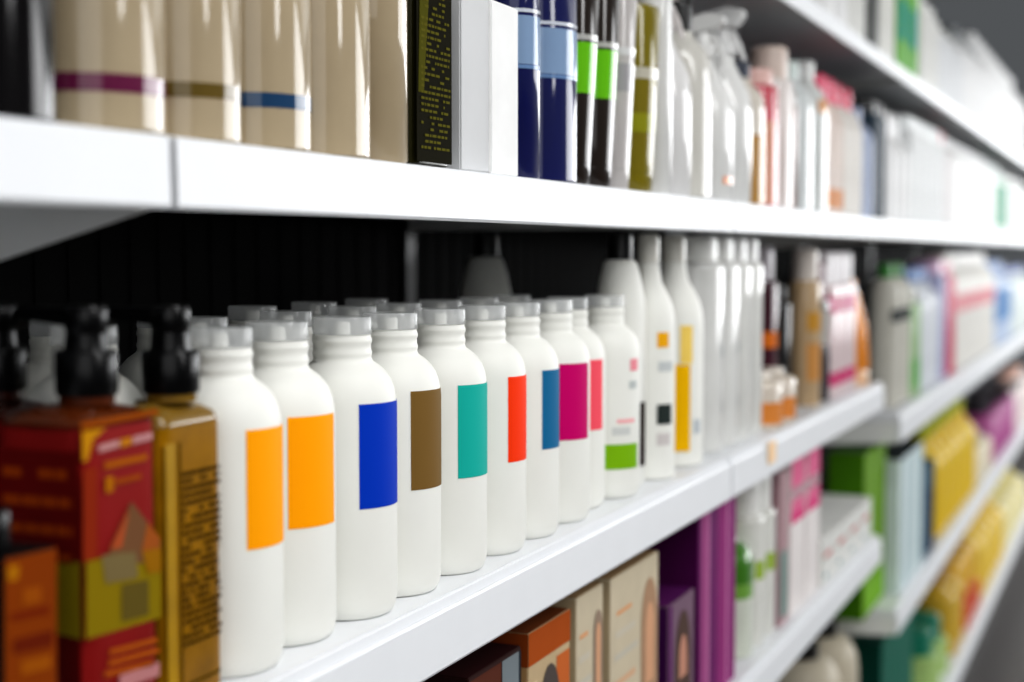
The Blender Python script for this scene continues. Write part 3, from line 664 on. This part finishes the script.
# ---- lower shelf of the bay beyond
M3 = ZM3
FIN[0] = satin
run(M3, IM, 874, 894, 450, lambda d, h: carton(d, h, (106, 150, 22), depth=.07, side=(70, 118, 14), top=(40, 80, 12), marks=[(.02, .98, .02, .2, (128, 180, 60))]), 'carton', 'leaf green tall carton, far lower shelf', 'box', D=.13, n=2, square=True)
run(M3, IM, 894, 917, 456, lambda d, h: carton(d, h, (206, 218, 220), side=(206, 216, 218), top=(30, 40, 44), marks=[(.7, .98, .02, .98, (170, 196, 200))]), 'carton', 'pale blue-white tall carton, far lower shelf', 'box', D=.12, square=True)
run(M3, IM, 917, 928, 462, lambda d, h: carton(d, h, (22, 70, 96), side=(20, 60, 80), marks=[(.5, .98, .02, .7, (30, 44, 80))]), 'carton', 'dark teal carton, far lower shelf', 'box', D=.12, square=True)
run(M3, IM, 930, 968, 425, lambda d, h: bottle(d, h, (232, 194, 10), cap=(178, 186, 20), style='pear', capH=.035), 'shampoo_bottle', 'yellow bottle with lime cap, far lower shelf', 'bottle', D=.12)
run(M3, IM, 968, 984, 440, lambda d, h: bottle(d, h, (232, 222, 196), cap=(230, 226, 214), style='round'), 'shampoo_bottle', 'cream bottle after the yellow ones, far lower shelf', 'bottle', D=.13)
run(M3, IM, 984, 1006, 396, lambda d, h: pump(d, h, (176, 80, 146), pumpcol=(50, 46, 54)), 'pump_bottle', 'purple pump bottle, far lower shelf', 'pump bottle', D=.13)
run(M3, IM, 1006, 1030, 380, lambda d, h: bottle(d, h, (236, 224, 220), cap=(226, 180, 160), style='round'), 'shampoo_bottle', 'white bottle with peach cap, far lower shelf', 'bottle', D=.14)
# ---- bottom shelf
N = ZN
run(N, .05, 816, 851, 640, lambda d, h: bottle(d, h, (206, 196, 176), cap=(24, 22, 20), style='squat', capH=.03), 'shampoo_bottle', 'beige bottle with dark cap, bottom shelf', 'bottle', D=.13, n=2, hmax=.5)
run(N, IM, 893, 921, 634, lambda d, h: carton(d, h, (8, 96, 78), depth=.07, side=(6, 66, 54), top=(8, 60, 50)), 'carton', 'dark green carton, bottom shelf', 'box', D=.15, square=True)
run(N, IM, 922, 938, 628, lambda d, h: bottle(d, h, (176, 206, 130), cap=(24, 120, 96), style='cyl', capH=.06), 'shampoo_bottle', 'light green bottle with teal cap, bottom shelf', 'bottle', D=.14)
run(N, IM, 940, 952, 575, lambda d, h: bottle(d, h, (206, 168, 50), cap=(150, 110, 60), style='round'), 'shampoo_bottle', 'mustard bottle with brown cap, bottom shelf', 'bottle', D=.13)
run(N, IM, 952, 968, 560, lambda d, h: bottle(d, h, (206, 80, 40), cap=(216, 170, 40), style='cyl', capH=.12), 'shampoo_bottle', 'red-orange bottle with golden cap, bottom shelf', 'bottle', D=.14)
run(N, IM, 968, 990, 520, lambda d, h: bottle(d, h, (232, 196, 70), cap=(222, 178, 40), style='pear'), 'shampoo_bottle', 'golden yellow bottle, bottom shelf', 'bottle', D=.15)
run(N, IM, 990, 1012, 500, lambda d, h: bottle(d, h, (236, 226, 170), cap=(232, 216, 120), style='round'), 'shampoo_bottle', 'pale yellow bottle, bottom shelf', 'bottle', D=.18)

# price tag on the middle rail
k = Kind()
p = on_x(772, 452, .002)
k.add('card', box(bmesh.new(), -.0004, .0004, -.02, .02, -.014, .014), card((250, 214, 170)), smooth=False)
o = bpy.data.objects.new('price_tag', k.parts[0][1]); C.objects.link(o); o.parent = tagged
o.location = (.0022, p.y - BAYS[2][0], p.z - ZL); o['label'] = 'small peach price tag'

# ---------------------------------------------------------------- light
def area(name, loc, size, power, target, col=(1, 1, 1)):
    l = bpy.data.lights.new(name, 'AREA'); l.shape = 'RECTANGLE'; l.size, l.size_y = size; l.energy = power; l.color = col
    o = bpy.data.objects.new(name, l); C.objects.link(o); o.location = loc
    o.rotation_euler = (Vector(target) - Vector(loc)).to_track_quat('-Z', 'Y').to_euler()
    return o
area('window_light', (2.7, 12.0, 1.95), (4.6, 1.6), 165, (2.7, 0, 1.95), (.97, .985, 1))
area('window_light', (5.2, 8.0, 2.1), (7.0, 1.8), 265, (0, 8.0, 2.1), (.98, .99, 1))
area('ceiling_light', (1.95, .5, 3.1), (.7, 5.6), 120, (1.2, .5, 0), (1, 1, 1))
area('fill_light', (1.7, -2.2, 2.3), (3.2, 2.2), 30, (0, .6, 1.35), (1, 1, 1))
w = bpy.data.worlds.new('world'); bpy.context.scene.world = w; w.use_nodes = True
w.node_tree.nodes['Background'].inputs['Color'].default_value = (.9, .95, 1, 1)
w.node_tree.nodes['Background'].inputs['Strength'].default_value = .10

# ---------------------------------------------------------------- camera
cd = bpy.data.cameras.new('camera'); co = bpy.data.objects.new('camera', cd); C.objects.link(co)
cd.sensor_fit = 'HORIZONTAL'; cd.sensor_width = 36; cd.lens = F / 1024 * 36
co.location = CAM; co.rotation_euler = FW.to_track_quat('-Z', 'Y').to_euler()
cd.clip_start = .02
cd.dof.use_dof = True; cd.dof.focus_distance = 1.12
cd.dof.aperture_fstop = (cd.lens / 1000) / .0145
cd.dof.aperture_blades = 0
sc = bpy.context.scene
sc.camera = co
sc.view_settings.view_transform = 'Standard'
sc.view_settings.look = 'Medium High Contrast'
sc.view_settings.exposure = .02
sc.cycles.use_denoising = True
sc.cycles.max_bounces = 10
sc.cycles.sample_clamp_indirect = 6
